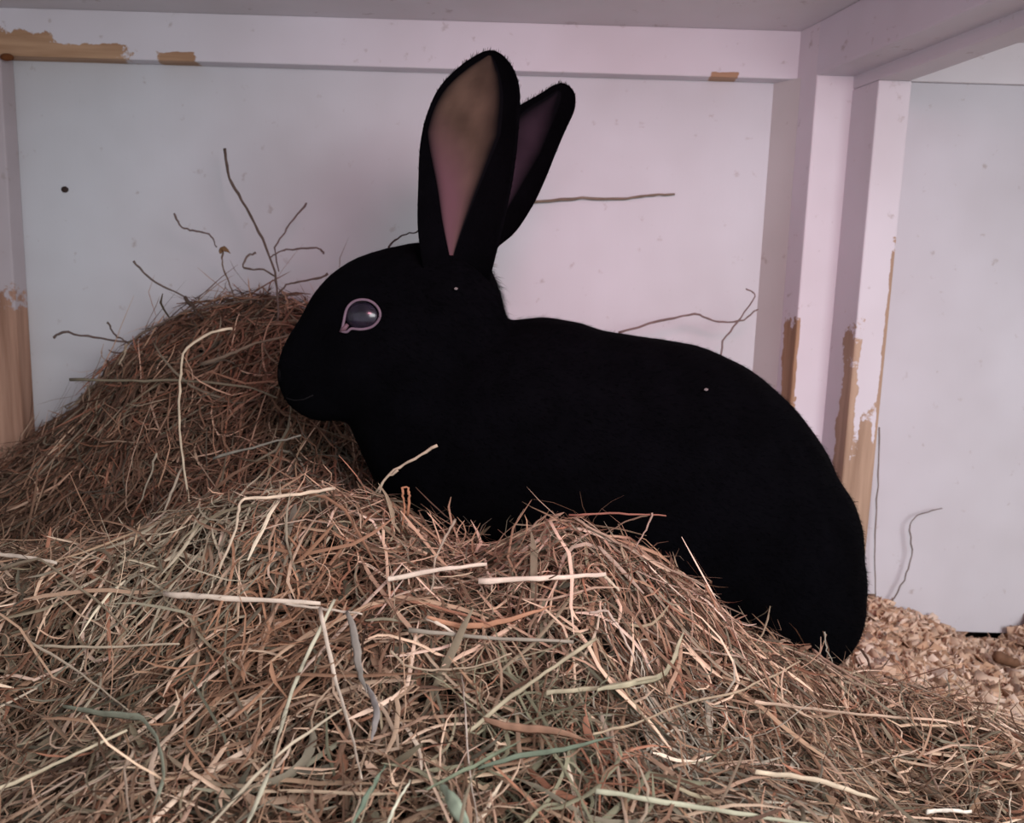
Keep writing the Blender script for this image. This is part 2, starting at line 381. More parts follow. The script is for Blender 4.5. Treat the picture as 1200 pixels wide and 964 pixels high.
# ears: cupped shells whose hollow faces the viewer
skin = NT('inner_ear_skin', 0.95, 0.04)
skin.l(skin.n('ShaderNodeVertexColor', layer_name='tint').outputs[0], skin.b.inputs['Base Color'])
skin.b.inputs['Subsurface Weight'].default_value = 0.0
def interp(tab, t):
    ts = np.linspace(0, 1, len(tab)); return np.array([np.interp(t, ts, [r[k] for r in tab]) for k in range(len(tab[0]))])
def smooth_tab(tab, n=41):
    out = []
    T = np.array(tab, float)
    for t in np.linspace(0, len(T)-1, n):
        i = min(int(t), len(T)-2); out.append(cr(T[max(i-1, 0)], T[i], T[i+1], T[min(i+2, len(T)-1)], t-i))
    return np.array(out)
def ear(rows, Y0, Yt, cup, twist, inner, tintf, cup_bias=0.0):
    """rows from base to tip: left px, right px, py(left), py(right)"""
    R = smooth_tab(rows, 45); nu = 25; nr = len(R)
    F_, B_ = [], []
    for j, (xl, xr, yl, yr) in enumerate(R):
        t = j/(nr-1); Y = Y0+(Yt-Y0)*t+0.034*math.exp(-t/0.07)
        L = P(xl, yl, Y); Rr = P(xr, yr, Y); w = (Rr-L).length
        up = Vector((0, 0, 1))
        for i in range(nu):
            u = -1+2*i/(nu-1); e = 1-abs(u)**2.2
            uu = (u+1)/2; p = L.lerp(Rr, uu)
            dep = cup*w*(1-(u-cup_bias)**2/(1+abs(cup_bias))**2) + twist*w*u*0.5*(1 if True else 0)
            th = 0.0022*(0.35+0.65*e)
            F_.append(p+Vector((0, dep-th*0.5, 0))); B_.append(p+Vector((0, dep+th+0.002*e, 0)))
    n = nr*nu; V = F_+B_; Fc = []
    for j in range(nr-1):
        for i in range(nu-1):
            a = j*nu+i; Fc.append((a, a+1, a+nu+1, a+nu)); Fc.append((n+a, n+a+nu, n+a+nu+1, n+a+1))
        a = j*nu; Fc.append((a, a+nu, n+a+nu, n+a)); a = j*nu+nu-1; Fc.append((a, n+a, n+a+nu, a+nu))
    for i in range(nu-1):
        a = i; Fc.append((a, n+a, n+a+1, a+1)); a = (nr-1)*nu+i; Fc.append((a, a+1, n+a+1, n+a))
    me = mesh('ear', V, Fc); bm = bmesh.new(); bm.from_mesh(me); bmesh.ops.remove_doubles(bm, verts=bm.verts, dist=0.0002)
    bmesh.ops.recalc_face_normals(bm, faces=bm.faces); bm.to_mesh(me); bm.free()
    eo = rpart('ear', me, FUR)
    # bare skin lining
    u0, u1, t0, t1 = inner; V = []; C = []; Fc = []; a_, b_ = 22, 40
    for j in range(b_):
        t = t0+(t1-t0)*j/(b_-1); jj = t*(nr-1); j0 = min(int(jj), nr-2); fr = jj-j0
        k = math.sin(PI*min(1, (j/(b_-1))*1.0))**0.55 if 0 < j < b_-1 else 0.02
        taper = min(1, 0.08+1.9*(j/(b_-1)))
        taper *= min(1.0, math.sqrt(max(0, 1-((j/(b_-1)-0.55)/0.46)**2))) if j/(b_-1) > 0.55 else 1
        for i in range(a_):
            uu = (-1+2*i/(a_-1)); um = (u0+u1)/2 - 0.10*max(0, 1-2*t)
            u = um+(u1-u0)/2*uu*max(taper, 0.03); fi = (u+1)/2*(nu-1); i0 = max(0, min(int(fi), nu-2)); fu = fi-i0
            g = lambda jx, ix: F_[jx*nu+ix]
            p = (g(j0, i0)*(1-fu)+g(j0, i0+1)*fu)*(1-fr)+(g(j0+1, i0)*(1-fu)+g(j0+1, i0+1)*fu)*fr
            V.append(p-Vector((0, 0.0009, 0))); C.append(tintf(uu, t, p))
    for j in range(b_-1):
        for i in range(a_-1): a = j*a_+i; Fc.append((a, a+1, a+a_+1, a+a_))
    io = rpart('inner_ear', fast_mesh('inner_ear', np.array(V), np.array(Fc), np.array(C)), skin.m, eo)
    lb = BVHTree.FromPolygons([tuple(v) for v in V], Fc)
    furmesh('fur', me, 12000, 0.0034, 0.0003, np.array([0.1, 0.0, 1.0]), FUR, eo, 0.22, 0.2,
            keep=lambda p, n: np.array([not (lb.find_nearest(Vector(a))[3] < 0.0024 and b[1] < 0) or random.random() < 0.04 for a, b in zip(p, n)]))
    return eo, io
brown = np.array(srgb(78, 65, 55)); pinkc = np.array(srgb(92, 68, 73)); blk = np.array((0.003, 0.003, 0.004))
def tint1(u, t, p):
    n = noise.fractal(p*60, 1.0, 2.0, 4)
    c = brown*(1+0.35*n); k = max(0, min(1, (0.50-t-0.12*u)/0.22)); k *= max(0, min(1, 0.9-0.5*u)); c = c*(1-k)+pinkc*k
    e = max(abs(u)**5, 0); e = min(1, abs(u)**6 + max(0, (t-0.74)/0.18)*0.8 + max(0, (u-0.35))*1.1)
    return c*(1-e)+blk*e
def tint2(u, t, p):
    c = np.array(srgb(46, 36, 44))*(1+0.3*noise.fractal(p*60, 1.0, 2.0, 3)); e = min(1, abs(u)**2+max(0, (t-0.6)/0.25))
    return c*(1-e)+blk*e
ear([(500, 572, 335, 335), (494, 580, 300, 303), (490, 590, 262, 262), (491, 600, 215, 215), (493, 606, 172, 172), (501, 609, 135, 132), (516, 609, 103, 103), (540, 602, 78, 80), (562, 590, 63, 65), (573, 579, 59, 59)],
    .550, .560, 0.26, 0.12, (-0.90, 0.62, 0.12, 0.885), tint1)
ear([(535, 566, 335, 330), (538, 578, 305, 296), (550, 604, 270, 272), (562, 625, 235, 240), (572, 640, 200, 208), (580, 652, 170, 178), (590, 664, 145, 150), (606, 673, 125, 130), (632, 674, 110, 113), (648, 669, 100, 103), (657, 662, 97, 98)],
    .605, .615, 0.22, -0.10, (-0.75, 0.5, 0.15, 0.85), tint2)

# eye
ep, en = cast(424, 370); en = (en*0.6+Vector((-0.15, -1, 0.1))*0.4).normalized()
def eyept(px, py, lift=0.0):
    h, n = cast(px, py); return Vector((h.x, ep.y+(h.y-ep.y)*0.6, h.z))+en*lift
sr = 25*ep.y/FPX
bm = bmesh.new(); bmesh.ops.create_uvsphere(bm, u_segments=32, v_segments=20, radius=1)
for v in bm.verts: v.co = Vector((v.co.x*sr*1.02, v.co.y*sr*0.8, v.co.z*sr*0.84))
me = bpy.data.meshes.new('eyeball'); bm.to_mesh(me); bm.free(); me.transform(Matrix.Translation(ep-en*sr*0.56))
et = NT('dark_eye', 0.22, 0.4); et.b.inputs['Base Color'].default_value = (*srgb(34, 30, 44), 1)
et.b.inputs['Coat Weight'].default_value = 0.25; et.b.inputs['Coat Roughness'].default_value = 0.15
lp = et.n('ShaderNodeTexCoord').outputs['Object']
et.l(et.ramp(et.noise(lp, 90, 2), [(0.3, srgb(16, 14, 22)), (0.8, srgb(42, 37, 52))]), et.b.inputs['Base Color'])
eb = rpart('eye', me, et.m); eb['label'] = 'dark glossy eye'
outline = [(402, 384), (404, 374), (407, 362), (414, 354), (424, 351), (435, 353), (443, 360), (446, 369), (442, 378), (434, 384), (422, 386), (412, 385), (407, 389), (401, 388)]
def tube(name, P3, rad, sides=6, closed=False, flat=1.0, mat=None):
    P3 = [Vector(p) for p in P3]; n = len(P3); V = []; Fc = []
    for i in range(n):
        a = P3[(i-1) % n] if closed else P3[max(i-1, 0)]; b = P3[(i+1) % n] if closed else P3[min(i+1, n-1)]
        t = (b-a).normalized(); s = t.cross(Vector((0, 1, 0.01)));
        if s.length < 1e-4: s = Vector((1, 0, 0))
        s.normalize(); q = s.cross(t); r = rad[i] if hasattr(rad, '__len__') else rad
        for k in range(sides):
            an = 2*PI*k/sides; V.append(P3[i]+s*math.cos(an)*r+q*math.sin(an)*r*flat)
    for i in range(n if closed else n-1):
        for k in range(sides):
            a = i*sides+k; b = i*sides+(k+1) % sides; c = ((i+1) % n)*sides+(k+1) % sides; d = ((i+1) % n)*sides+k
            Fc.append((a, b, c, d))
    if not closed: Fc.append(tuple(range(sides))[::-1]); Fc.append(tuple((n-1)*sides+k for k in range(sides)))
    return mesh(name, V, Fc)
ol = smooth_tab(outline+[outline[0]], 56)[:-1]
rimp = [eyept(x, y, 0.0008) for x, y in ol]
rimp = [p*0.5+(rimp[i-1]+rimp[(i+1) % len(rimp)])*0.25 for i, p in enumerate(rimp)]
rim = rpart('eye_rim', tube('eye_rim', rimp, 0.00095, 8, True), plain('eye_rim_skin', (116, 98, 110), 0.6, 0.25), eb)
me = tube('tear_corner', [eyept(408, 380, .0008), eyept(404, 385, .001), eyept(399, 389, .0004)], [0.0012, 0.0018, 0.0008], 8)
rpart('tear_corner', me, plain('tear_pink', (112, 84, 94), 0.5, 0.3), eb)
# nose, mouth and whiskers
nz, _ = cast(329, 436)
bm = bmesh.new(); bmesh.ops.create_uvsphere(bm, u_segments=16, v_segments=10, radius=1)
for v in bm.verts: v.co = Vector((v.co.x*0.003, v.co.y*0.007, v.co.z*0.006*(1 if v.co.z > 0 else 1.3)))
me = bpy.data.meshes.new('nose'); bm.to_mesh(me); bm.free(); me.transform(Matrix.Translation(P(331, 437, .574)))
rpart('nose', me, plain('nose_black', (10, 9, 11), 0.8, 0.05))
mo = [cast(x, y)[0]-Vector((0, .0003, 0)) for x, y in ((336, 466), (345, 469), (356, 468), (367, 463))]
rpart('mouth', tube('mouth', mo, 0.0006, 5), plain('mouth_dark', (8, 6, 8)))
for (x0, y0, x1, y1, s) in ((352, 440, 300, 470, 1), (354, 446, 318, 505, 1), (356, 434, 305, 430, 1), (358, 450, 345, 520, 1)):
    a, _ = cast(x0, y0); b = P(x1, y1, a.y-0.035); mid = (a+b)/2+Vector((0, -.004, .006))
    rpart('whisker', tube('whisker', [a, a.lerp(mid, .6), mid, mid.lerp(b, .6), b], [0.00018, .00016, .00012, .00009, .00004], 4), FUR, body)

# ------------------------------------------------------------------ loose hay
hay = NT('dry_hay', 0.75, 0.25)
hc = hay.n('ShaderNodeVertexColor', layer_name='tint').outputs[0]
ho = hay.n('ShaderNodeTexCoord').outputs['Object']
hn = hay.n('ShaderNodeMapRange'); hay.l(hay.noise(ho, 160, 3), hn.inputs[0]); hn.inputs[3].default_value = 0.72; hn.inputs[4].default_value = 1.25
hay.l(hay.mix(1.0, hc, hn.outputs[0], 'MULTIPLY'), hay.b.inputs['Base Color'])
HAY = hay.m
PAL = np.array([srgb(*c) for c in ((120, 92, 70), (150, 118, 90), (178, 148, 118), (206, 182, 152), (140, 134, 108), (156, 104, 76), (118, 120, 100), (98, 72, 54), (226, 206, 180))])*np.array([1.10, 1.02, 1.06])
def gp(px, py, Y): q = P(px, py, Y); return q.x, q.y
CLUMPS = [(*gp(290, 790, .40), .035, srgb(142, 100, 74), .6), (*gp(350, 740, .42), .03, srgb(138, 98, 72), .5), (*gp(640, 900, .33), .035, srgb(98, 104, 82), .6), (*gp(250, 670, .46), .04, srgb(146, 138, 118), .6),
          (*gp(290, 870, .36), .03, srgb(126, 88, 64), .4), (*gp(700, 950, .31), .02, srgb(130, 78, 56), .5), (*gp(800, 900, .36), .04, srgb(140, 136, 122), .5), (*gp(420, 560, .64), .04, srgb(100, 104, 92), .5), (*gp(330, 420, .70), .05, srgb(112, 80, 58), .5)]
def strands(N, region, PALW, lmin, lmax, wmin, wmax, offlo, offhi, tilt_sd=0.10, theta=None, seg=8, avoid=True, surf=H, curv=1.0):
    x, y = region(N); x = np.asarray(x); y = np.asarray(y); N = len(x)
    th = theta(x, y, N) if theta else rng.uniform(0, 2*PI, N)
    L = lmin*(lmax/lmin)**(rng.random(N)**1.3); W = rng.uniform(wmin, wmax, N)
    kap = rng.normal(0, 0.26*curv, N); kink = np.where(rng.random(N) < 0.35, rng.normal(0, 1.0, N), 0); kat = rng.integers(2, seg-1, N)
    off = offlo+(offhi-offlo)*rng.random(N)**0.8; tilt = rng.normal(0, tilt_sd, N)
    X = np.zeros((N, seg+1)); Y = np.zeros((N, seg+1)); st = L/seg
    X[:, 0] = x-np.cos(th)*L/2; Y[:, 0] = y-np.sin(th)*L/2; a = th-kap*seg/2
    for i in range(seg):
        a = a+kap+np.where(kat == i, kink, 0)+rng.normal(0, 0.13, N)
        X[:, i+1] = X[:, i]+np.cos(a)*st; Y[:, i+1] = Y[:, i]+np.sin(a)*st
    s = np.linspace(-0.5, 0.5, seg+1)[None]
    Zs = surf(X, Y); Z0 = surf(x, y)[:, None]; mixf = 0.8
    Z = Zs*mixf+(1-mixf)*Z0+off[:, None]+tilt[:, None]*s*L[:, None]+rng.normal(0, 0.14, N)[:, None]*L[:, None]*(s**2-0.08)
    Z = np.maximum(Z, 0.004)
    pts = np.stack([X, Y, Z], -1)
    keep = (Y.max(1) < 0.842)&(Y.min(1) > 0.17)
    if avoid:
        lo = bv.min(0)-.004; hi = bv.max(0)+.004
        for k in np.where(keep)[0]:
            q = pts[k]
            bx = ((q > lo)&(q < hi)).all(1)
            if bx.any() and any(inside(q[j]) for j in np.where(bx)[0]): keep[k] = False
    pts = pts[keep]; W = W[keep]; L = L[keep]; N = len(pts)
    d = np.gradient(pts, axis=1); d /= np.linalg.norm(d, axis=2)[..., None]+1e-9
    roll = rng.normal(0, 0.7, N)
    up = np.stack([np.zeros(N), np.sin(roll), np.cos(roll)], -1)[:, None]*np.ones((1, seg+1, 1))
    sd = np.cross(d, up); sd /= np.linalg.norm(sd, axis=2)[..., None]+1e-6; nn = np.cross(sd, d)
    prof = np.clip(np.minimum((s[0]+0.5)*6+0.35, (0.5-s[0])*5+0.15), 0, 1)
    half = (W[:, None]*prof[None]*0.5)[..., None]
    fold = rng.uniform(0.2, 0.7, N)[:, None, None]*half
    V = np.stack([pts-sd*half, pts+nn*fold, pts+sd*half], 2)   # N, seg+1, 3, 3
    base = (np.arange(N)*(seg+1)*3)[:, None]+(np.arange(seg)*3)[None]
    b = base.ravel(); F = np.concatenate([np.c_[b, b+1, b+4, b+3], np.c_[b+1, b+2, b+5, b+4]], 0)
    pw = np.array(PALW, float); pw /= pw.sum(); ci = rng.choice(len(PAL), N, p=pw)
    c = PAL[ci]*rng.uniform(0.45, 1.35, N)[:, None]; c = c*(1+rng.normal(0, 0.025, (N, 3))); tan = np.array(srgb(154, 126, 108)); lum = c.mean(1)[:, None]; c = c*0.68+0.32*tan/tan.mean()*lum
    cx = pts[:, 4, 0]; cy = pts[:, 4, 1]
    for k in range(len(CLUMPS)):
        gx, gy, gr, col, amt = CLUMPS[k]; wgt = np.exp(-((cx-gx)**2+(cy-gy)**2)/gr**2)*amt
        hit = rng.random(N) < wgt; c[hit] = (np.array(col)*0.75+0.25*tan)*1.5*rng.uniform(0.6, 1.3, (hit.sum(), 1))
    C = np.repeat(c, (seg+1)*3, 0)
    return V.reshape(-1, 3), F, np.clip(C, 0, 1)
def join(parts):
    Vs, Fs, Cs = [], [], []; n = 0
    for V, F, C in parts: Vs.append(V); Fs.append(F+n); Cs.append(C); n += len(V)
    return np.concatenate(Vs), np.concatenate(Fs), np.concatenate(Cs)
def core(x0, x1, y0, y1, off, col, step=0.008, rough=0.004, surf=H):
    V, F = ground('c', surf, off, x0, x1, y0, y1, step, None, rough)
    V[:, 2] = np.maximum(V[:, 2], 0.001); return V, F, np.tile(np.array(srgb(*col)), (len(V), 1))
# front pile: everything in front of the line y = .56; it thins out towards the right
def reg_front(n):
    x = rng.uniform(-0.50, 0.62, n*2); y = rng.uniform(0.19, 0.60, n*2)
    lim = 0.58*y/0.9*1.25+0.05
    hgt = H(x, y)-Hb(x, y); k = (np.abs(x) < lim+0.04)&(hgt > 0.012+0.02*rng.random(n*2)); return x[k][:n], y[k][:n]
def th_front(x, y, N):
    t = rng.uniform(0, PI, N); hz = rng.normal(0.0, 0.40, N); p = np.clip(0.30+x*1.6, 0.15, 0.75)
    left = rng.normal(0.95, 0.4, N); t = np.where((x < -0.1)&(rng.random(N) < 0.3), left, t)
    return np.where(rng.random(N) < p, hz, t)+np.where(rng.random(N) < .5, 0, PI)
ramp_w = [3, 4, 3, 1.4, 2.0, 1.4, 1.3, 3, 0.4]
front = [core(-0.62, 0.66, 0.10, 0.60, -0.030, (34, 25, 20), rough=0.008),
         strands(7500, reg_front, ramp_w, 0.03, 0.10, 0.0007, 0.0019, -0.030, -0.006, 0.25, th_front, curv=1.4),
         strands(11500, reg_front, ramp_w, 0.025, 0.10, 0.0005, 0.0016, -0.013, 0.005, 0.32, th_front, curv=1.5),
         strands(1500, reg_front, [0, 2, 4, 5, 3, 1, 1, 0, 3], 0.04, 0.13, 0.0011, 0.0024, -0.002, 0.008, 0.10, th_front, curv=0.5),
         strands(4500, reg_front, [2, 3, 4, 2, 2, 1, 1, 1, 0], 0.015, 0.06, 0.0004, 0.0010, -0.004, 0.009, 0.5, None, curv=2.4),
         strands(1500, reg_front, [2, 2, 1, 1, 5, 3, 4, 0, 0], 0.015, 0.05, 0.002, 0.0045, -0.014, 0.003, 0.4, None)]
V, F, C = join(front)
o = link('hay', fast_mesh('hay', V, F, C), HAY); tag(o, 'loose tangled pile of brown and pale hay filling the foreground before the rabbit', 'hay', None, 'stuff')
# far heap on the left, banked against the back panel
def reg_back(n):
    x = rng.uniform(-0.60, -0.06, n*2); y = rng.uniform(0.53, 0.83, n*2)
    k = (x < 0.05-(0.0 if True else 0)); hgt = H(x, y); k &= ~((x > -0.10)&(y < 0.66)&(hgt < 0.1)); return x[k][:n], y[k][:n]
def th_back(x, y, N): return np.where(rng.random(N) < 0.5, rng.normal(0.35, 0.35, N), rng.uniform(0, PI, N))+np.where(rng.random(N) < .5, 0, PI)
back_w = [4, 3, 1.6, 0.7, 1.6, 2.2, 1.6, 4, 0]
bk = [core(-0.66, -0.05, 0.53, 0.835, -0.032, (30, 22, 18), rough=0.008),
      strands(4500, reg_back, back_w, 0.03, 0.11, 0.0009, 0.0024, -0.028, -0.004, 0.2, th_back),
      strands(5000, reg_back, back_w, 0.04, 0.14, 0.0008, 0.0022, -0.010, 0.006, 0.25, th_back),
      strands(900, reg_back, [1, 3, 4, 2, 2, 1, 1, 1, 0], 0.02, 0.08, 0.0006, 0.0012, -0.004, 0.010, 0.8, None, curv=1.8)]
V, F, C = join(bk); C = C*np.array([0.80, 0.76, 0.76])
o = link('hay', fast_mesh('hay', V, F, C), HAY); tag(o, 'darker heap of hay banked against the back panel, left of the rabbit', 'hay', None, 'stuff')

# ------------------------------------------------------------------ wood shavings on the floor
shav = NT('wood_shavings', 0.9, 0.15)
sc_ = shav.n('ShaderNodeVertexColor', layer_name='tint').outputs[0]; shav.l(sc_, shav.b.inputs['Base Color'])
def flakes(n, x0, x1, y0, y1):
    x = rng.uniform(x0, x1, n); y = rng.uniform(y0, y1, n); z = Hb(x, y)+rng.uniform(-0.004, 0.006, n)
    c = np.stack([x, y, z], -1)
    A = rng.normal(0, 1, (n, 3)); A[:, 2] *= 0.5; A /= np.linalg.norm(A, axis=1)[:, None]
    B = rng.normal(0, 1, (n, 3)); B -= (A*B).sum(1)[:, None]*A; B /= np.linalg.norm(B, axis=1)[:, None]; Nn = np.cross(A, B)
    la = rng.uniform(0.0035, 0.0095, n)[:, None]; lb = rng.uniform(0.003, 0.0065, n)[:, None]; cu = rng.uniform(0.1, 0.7, n)[:, None]*la
    rows = [c-A*la-Nn*cu, c, c+A*la-Nn*cu]
    V = np.stack([r+s*B*lb*rng.uniform(.7, 1.2, (n, 1)) for r in rows for s in (-1, 1)]+[r+s*B*lb*.9-Nn*.0006 for r in rows for s in (-1, 1)], 1)
    k = np.arange(n)[:, None]*12
    q = [(0, 1, 3, 2), (2, 3, 5, 4), (6, 8, 9, 7), (8, 10, 11, 9), (0, 2, 8, 6), (2, 4, 10, 8), (1, 7, 9, 3), (3, 9, 11, 5), (0, 6, 7, 1), (4, 5, 11, 10)]
    F = np.concatenate([k+np.array(a) for a in q], 0)
    pal = np.array([srgb(*a) for a in ((226, 196, 172), (212, 178, 152), (196, 158, 130), (236, 210, 190), (170, 132, 106))])
    C = pal[rng.choice(5, n, p=[.3, .28, .17, .17, .08])]*rng.uniform(.8, 1.1, (n, 1)); return V.reshape(-1, 3), F, np.clip(np.repeat(C, 12, 0), 0, 1)
Vg, Fg = ground('b', Hb, 0, -0.72, 0.93, 0.0, 0.848, 0.008, None, 0.004)
V, F, C = join([(Vg, Fg, np.tile(np.array(srgb(180, 146, 120)), (len(Vg), 1))), flakes(9000, 0.26, 0.66, 0.50, 0.845)])
o = link('shavings', fast_mesh('shavings', V, F, C), shav.m); tag(o, 'pale wood shavings spread over the hutch floor at the foot of the right wall', 'bedding', None, 'stuff')

# ------------------------------------------------------------------ single stalks that stand out
def surf_hit(px, py, lift):
    d = ray(px, py).normalized(); t = 0.2
    while t < 1.3:
        p = CAM+d*t
        if p.z < float(H(p.x, p.y))+lift: return p
        t += 0.003
    return P(px, py, .5)
def stalk(label, pts, wpx, rgb, Y=None, lift=0.017, name='hay_stalk', group=None, cat='hay', flat=0.45, leaf=False):
    """pts in photo pixels; Y None = lying on the hay surface, else depth or (depth0, depth1)"""
    T = smooth_tab(pts, max(8, 4*len(pts))) if len(pts) > 2 else np.array([np.array(pts[0])*(1-t)+np.array(pts[-1])*t for t in np.linspace(0, 1, 7)])
    n = len(T); Q = []; wpx *= 0.95 if Y is None else 0.72
    if len(pts) > 2: T = np.array([[np.interp(t, np.linspace(0, 1, len(pts)), [q[k] for q in pts])*0.6+T[i][k]*0.4+random.gauss(0, .5) for k in (0, 1)] for i, t in enumerate(np.linspace(0, 1, n))])
    if Y is None:
        e = [surf_hit(*T[int(round(k*(n-1)))], lift).y for k in (0, .25, .5, .75, 1)]
        cf = np.polyfit([0, .25, .5, .75, 1], e, 1); ys = [cf[1]+cf[0]*i/(n-1) for i in range(n)]
        # keep the straight run in front of the surface it lies on
        sh = min(0, min(surf_hit(*T[i], 0.004).y-ys[i] for i in range(n))); ys = [y+max(sh, -0.04) for y in ys]
    else:
        Ya, Yb_ = Y if isinstance(Y, tuple) else (Y, Y); ys = [Ya+(Yb_-Ya)*i/(n-1) for i in range(n)]
    for (x, y), yy in zip(T, ys): Q.append(P(x, y, yy))
    if leaf: rad = [wpx*0.5*ys[i]/FPX*max(0.12, math.sin(PI*(0.12+0.86*i/(n-1)))**0.8) for i in range(n)]
    else: rad = [wpx*0.5*ys[i]/FPX*(1-0.35*i/(n-1))*random.uniform(.8, 1.15) for i in range(n)]
    me = tube(name, Q, rad, 6, False, 0.18 if leaf else flat)
    a = me.color_attributes.new('tint', 'FLOAT_COLOR', 'POINT'); c = [v*(1.0 if Y is None else 0.72) for v in srgb(*rgb)]; lm = sum(c)/3; c = [0.85*v+0.15*lm for v in c]
    for i, d in enumerate(a.data):
        j = i//6; k = 0.82+0.3*random.random() if i % 6 == 0 else k
        d.color = (c[0]*k, c[1]*k, c[2]*k, 1)
    o = link(name, me, HAY, None, True)
    ctr = sum(Q, Vector())/len(Q); me.transform(Matrix.Translation(-ctr)); o.location = ctr
    return tag(o, label, cat, group)
PALE = (232, 208, 184); STR = (205, 182, 152); GRN = (158, 160, 134); ORG = (190, 132, 96); BRN = (136, 106, 84); GRY = (176, 166, 146)
G1 = 'pale stalks lying on the front hay'; G2 = 'stems poking up from the far hay heap'; G3 = 'wisps against the hutch walls'
S = stalk
S('broadest pale straw, lying almost level left of the centre of the front pile', [(192, 696), (250, 700), (375, 707)], 10, PALE, group=G1)
S('long pale stalk hanging down steeply from the end of the broadest level straw', [(375, 712), (392, 790), (412, 860), (424, 912)], 7, PALE, group=G1)
S('short thin straw crossing just below the right end of the broadest level straw', [(330, 707), (378, 713), (425, 719)], 5, PALE, group=G1)
S('bright straw rising slightly rightward, left one of two below the rabbit chest', [(455, 679), (510, 668), (570, 661)], 8, PALE, group=G1)
S('bright level straw below the rabbit belly, right one of the two', [(562, 681), (640, 677), (710, 673)], 9, PALE, group=G1)
S('short bent tip turning down from the right end of the bright level straw', [(708, 674), (718, 684), (726, 692)], 5, STR, group=G1)
S('tall kinked golden straw standing upright left of the rabbit nose, hooked at its top', [(272, 384), (245, 390), (215, 412), (211, 450), (210, 500), (216, 550), (222, 590), (240, 615)], 5, (222, 200, 166), Y=(.555, .50))
S('pale curved straw at the left edge of the photo above the pile', [(-10, 650), (20, 651), (66, 659)], 7, PALE, group=G1)
S('pale straw bent at a right angle on the crest below the rabbit chin', [(393, 572), (345, 580), (285, 585), (279, 600), (276, 622), (250, 682)], 5, (226, 200, 168), group=G1, lift=.016)
S('long stalk reaching up across the dark chest of the rabbit from the crest', [(512, 521), (480, 540), (455, 556), (436, 582), (390, 604)], 5, STR, Y=(.475, .475))
S('short side blade hanging from the stalk that crosses the rabbit chest', [(466, 552), (450, 562), (442, 585), (438, 600)], 5, STR, Y=(.474, .476))
S('orange curled stem with a small loop at its top beside the rabbit chest', [(478, 604), (480, 582), (478, 572), (472, 571), (472, 580), (474, 600), (468, 636)], 5, (196, 130, 88), Y=.462)
S('reddish twig sticking out level to the right over the rabbit belly', [(668, 604), (720, 601), (781, 604)], 4, (176, 110, 88), Y=.452)
S('hooked side sprig hanging from the reddish twig over the belly', [(765, 601), (758, 618), (744, 642)], 3.5, (196, 160, 140), Y=.451)
S('thin brown sprig running below the reddish twig', [(762, 602), (735, 610), (708, 626)], 3.5, BRN, Y=.453)
S('thin stem following the right slope of the crest below the rabbit belly', [(672, 606), (720, 634), (760, 655), (828, 686)], 5, (190, 156, 130), Y=(.448, .455))
S('short orange stub at the lower end of the stem along the right slope', [(827, 685), (834, 700), (842, 716)], 5, (200, 140, 105), Y=.455)
S('pale diagonal straw at the lower left, upper end of a V with a level one', [(28, 747), (90, 785), (150, 832)], 5, (214, 190, 160), group=G1)
S('thin level straw at the lower left, upper arm of a V', [(34, 757), (120, 758), (210, 754)], 4.5, STR, group=G1)
S('long pale green stalk slanting from the bottom edge up to the broadest straw', [(288, 968), (318, 900), (326, 860), (350, 790), (392, 702)], 7, (206, 196, 166), group=G1)
S('long stalk from the bottom edge slanting right, crossing the pale green one', [(246, 968), (320, 888), (404, 828)], 6, (204, 184, 154), group=G1)
S('pale stalk rising gently to the right from the left edge near the bottom', [(-10, 928), (70, 893), (148, 855)], 6, (214, 194, 158), group=G1)
S('broad grey-green blade bending down to the bottom edge at the lower left', [(75, 828), (120, 836), (165, 840), (184, 866), (192, 910), (172, 970)], 12, GRN, group=G1, leaf=True)
S('pale hooked straw standing on the bottom edge at the lower left', [(158, 878), (146, 900), (150, 940), (154, 968)], 7, (200, 170, 144), group=G1)
S('broad bent blade like an elbow, centre right of the pile', [(700, 808), (745, 800), (776, 792), (790, 770), (801, 738)], 12, (184, 172, 138), group=G1, leaf=True)
S('long smooth greenish stalk crossing the bottom right corner region', [(698, 926), (780, 940), (880, 955), (965, 968)], 9, (186, 180, 150), group=G1)
S('long curved stem rising right towards the rabbit rump', [(695, 860), (750, 846), (800, 824), (860, 812), (905, 792), (938, 775)], 5, (188, 162, 130), group=G1)
S('pale stalk slanting down to the right in the lower right of the pile', [(885, 904), (960, 914), (1028, 937)], 9, (222, 196, 164), group=G1)
S('short bright white straw end lying at the bottom edge on the right', [(1086, 951), (1110, 949), (1137, 951)], 8, (248, 232, 212), group=G1)
S('pale straw upright at the bottom right edge', [(1184, 928), (1183, 950), (1186, 970)], 6, (226, 204, 178), group=G1)
S('upper reddish straw pointing down right from the foot of the rabbit rump', [(952, 760), (975, 778), (1010, 800), (1065, 835)], 5, (206, 164, 136), Y=(.50, .46))
S('lower reddish straw beside its twin at the foot of the rump', [(956, 768), (985, 790), (1012, 806)], 4, (214, 176, 148), Y=(.495, .475))
S('thin dark blade upright against the rabbit rump', [(966, 740), (968, 760), (976, 778)], 3, GRY, Y=.49)
S('long thin straw running down right across the shavings to the right edge', [(1036, 792), (1100, 815), (1150, 840), (1206, 866)], 5, (224, 192, 164), Y=(.545, .455))
S('level pale stalk on the right of the pile ending beside the shavings', [(885, 822), (960, 832), (1062, 842)], 6, (206, 172, 144), group=G1)
S('orange curved blade right of the centre of the pile', [(500, 722), (530, 732), (570, 733), (610, 722), (650, 710)], 9, ORG, group=G1, leaf=True)
S('grey-brown level stalk below the orange blade', [(478, 738), (560, 746), (672, 752)], 7, (160, 146, 128), group=G1)
S('short thick pale straw end beside the left tip of the orange blade', [(499, 722), (518, 733), (540, 747)], 6, PALE, group=G1)
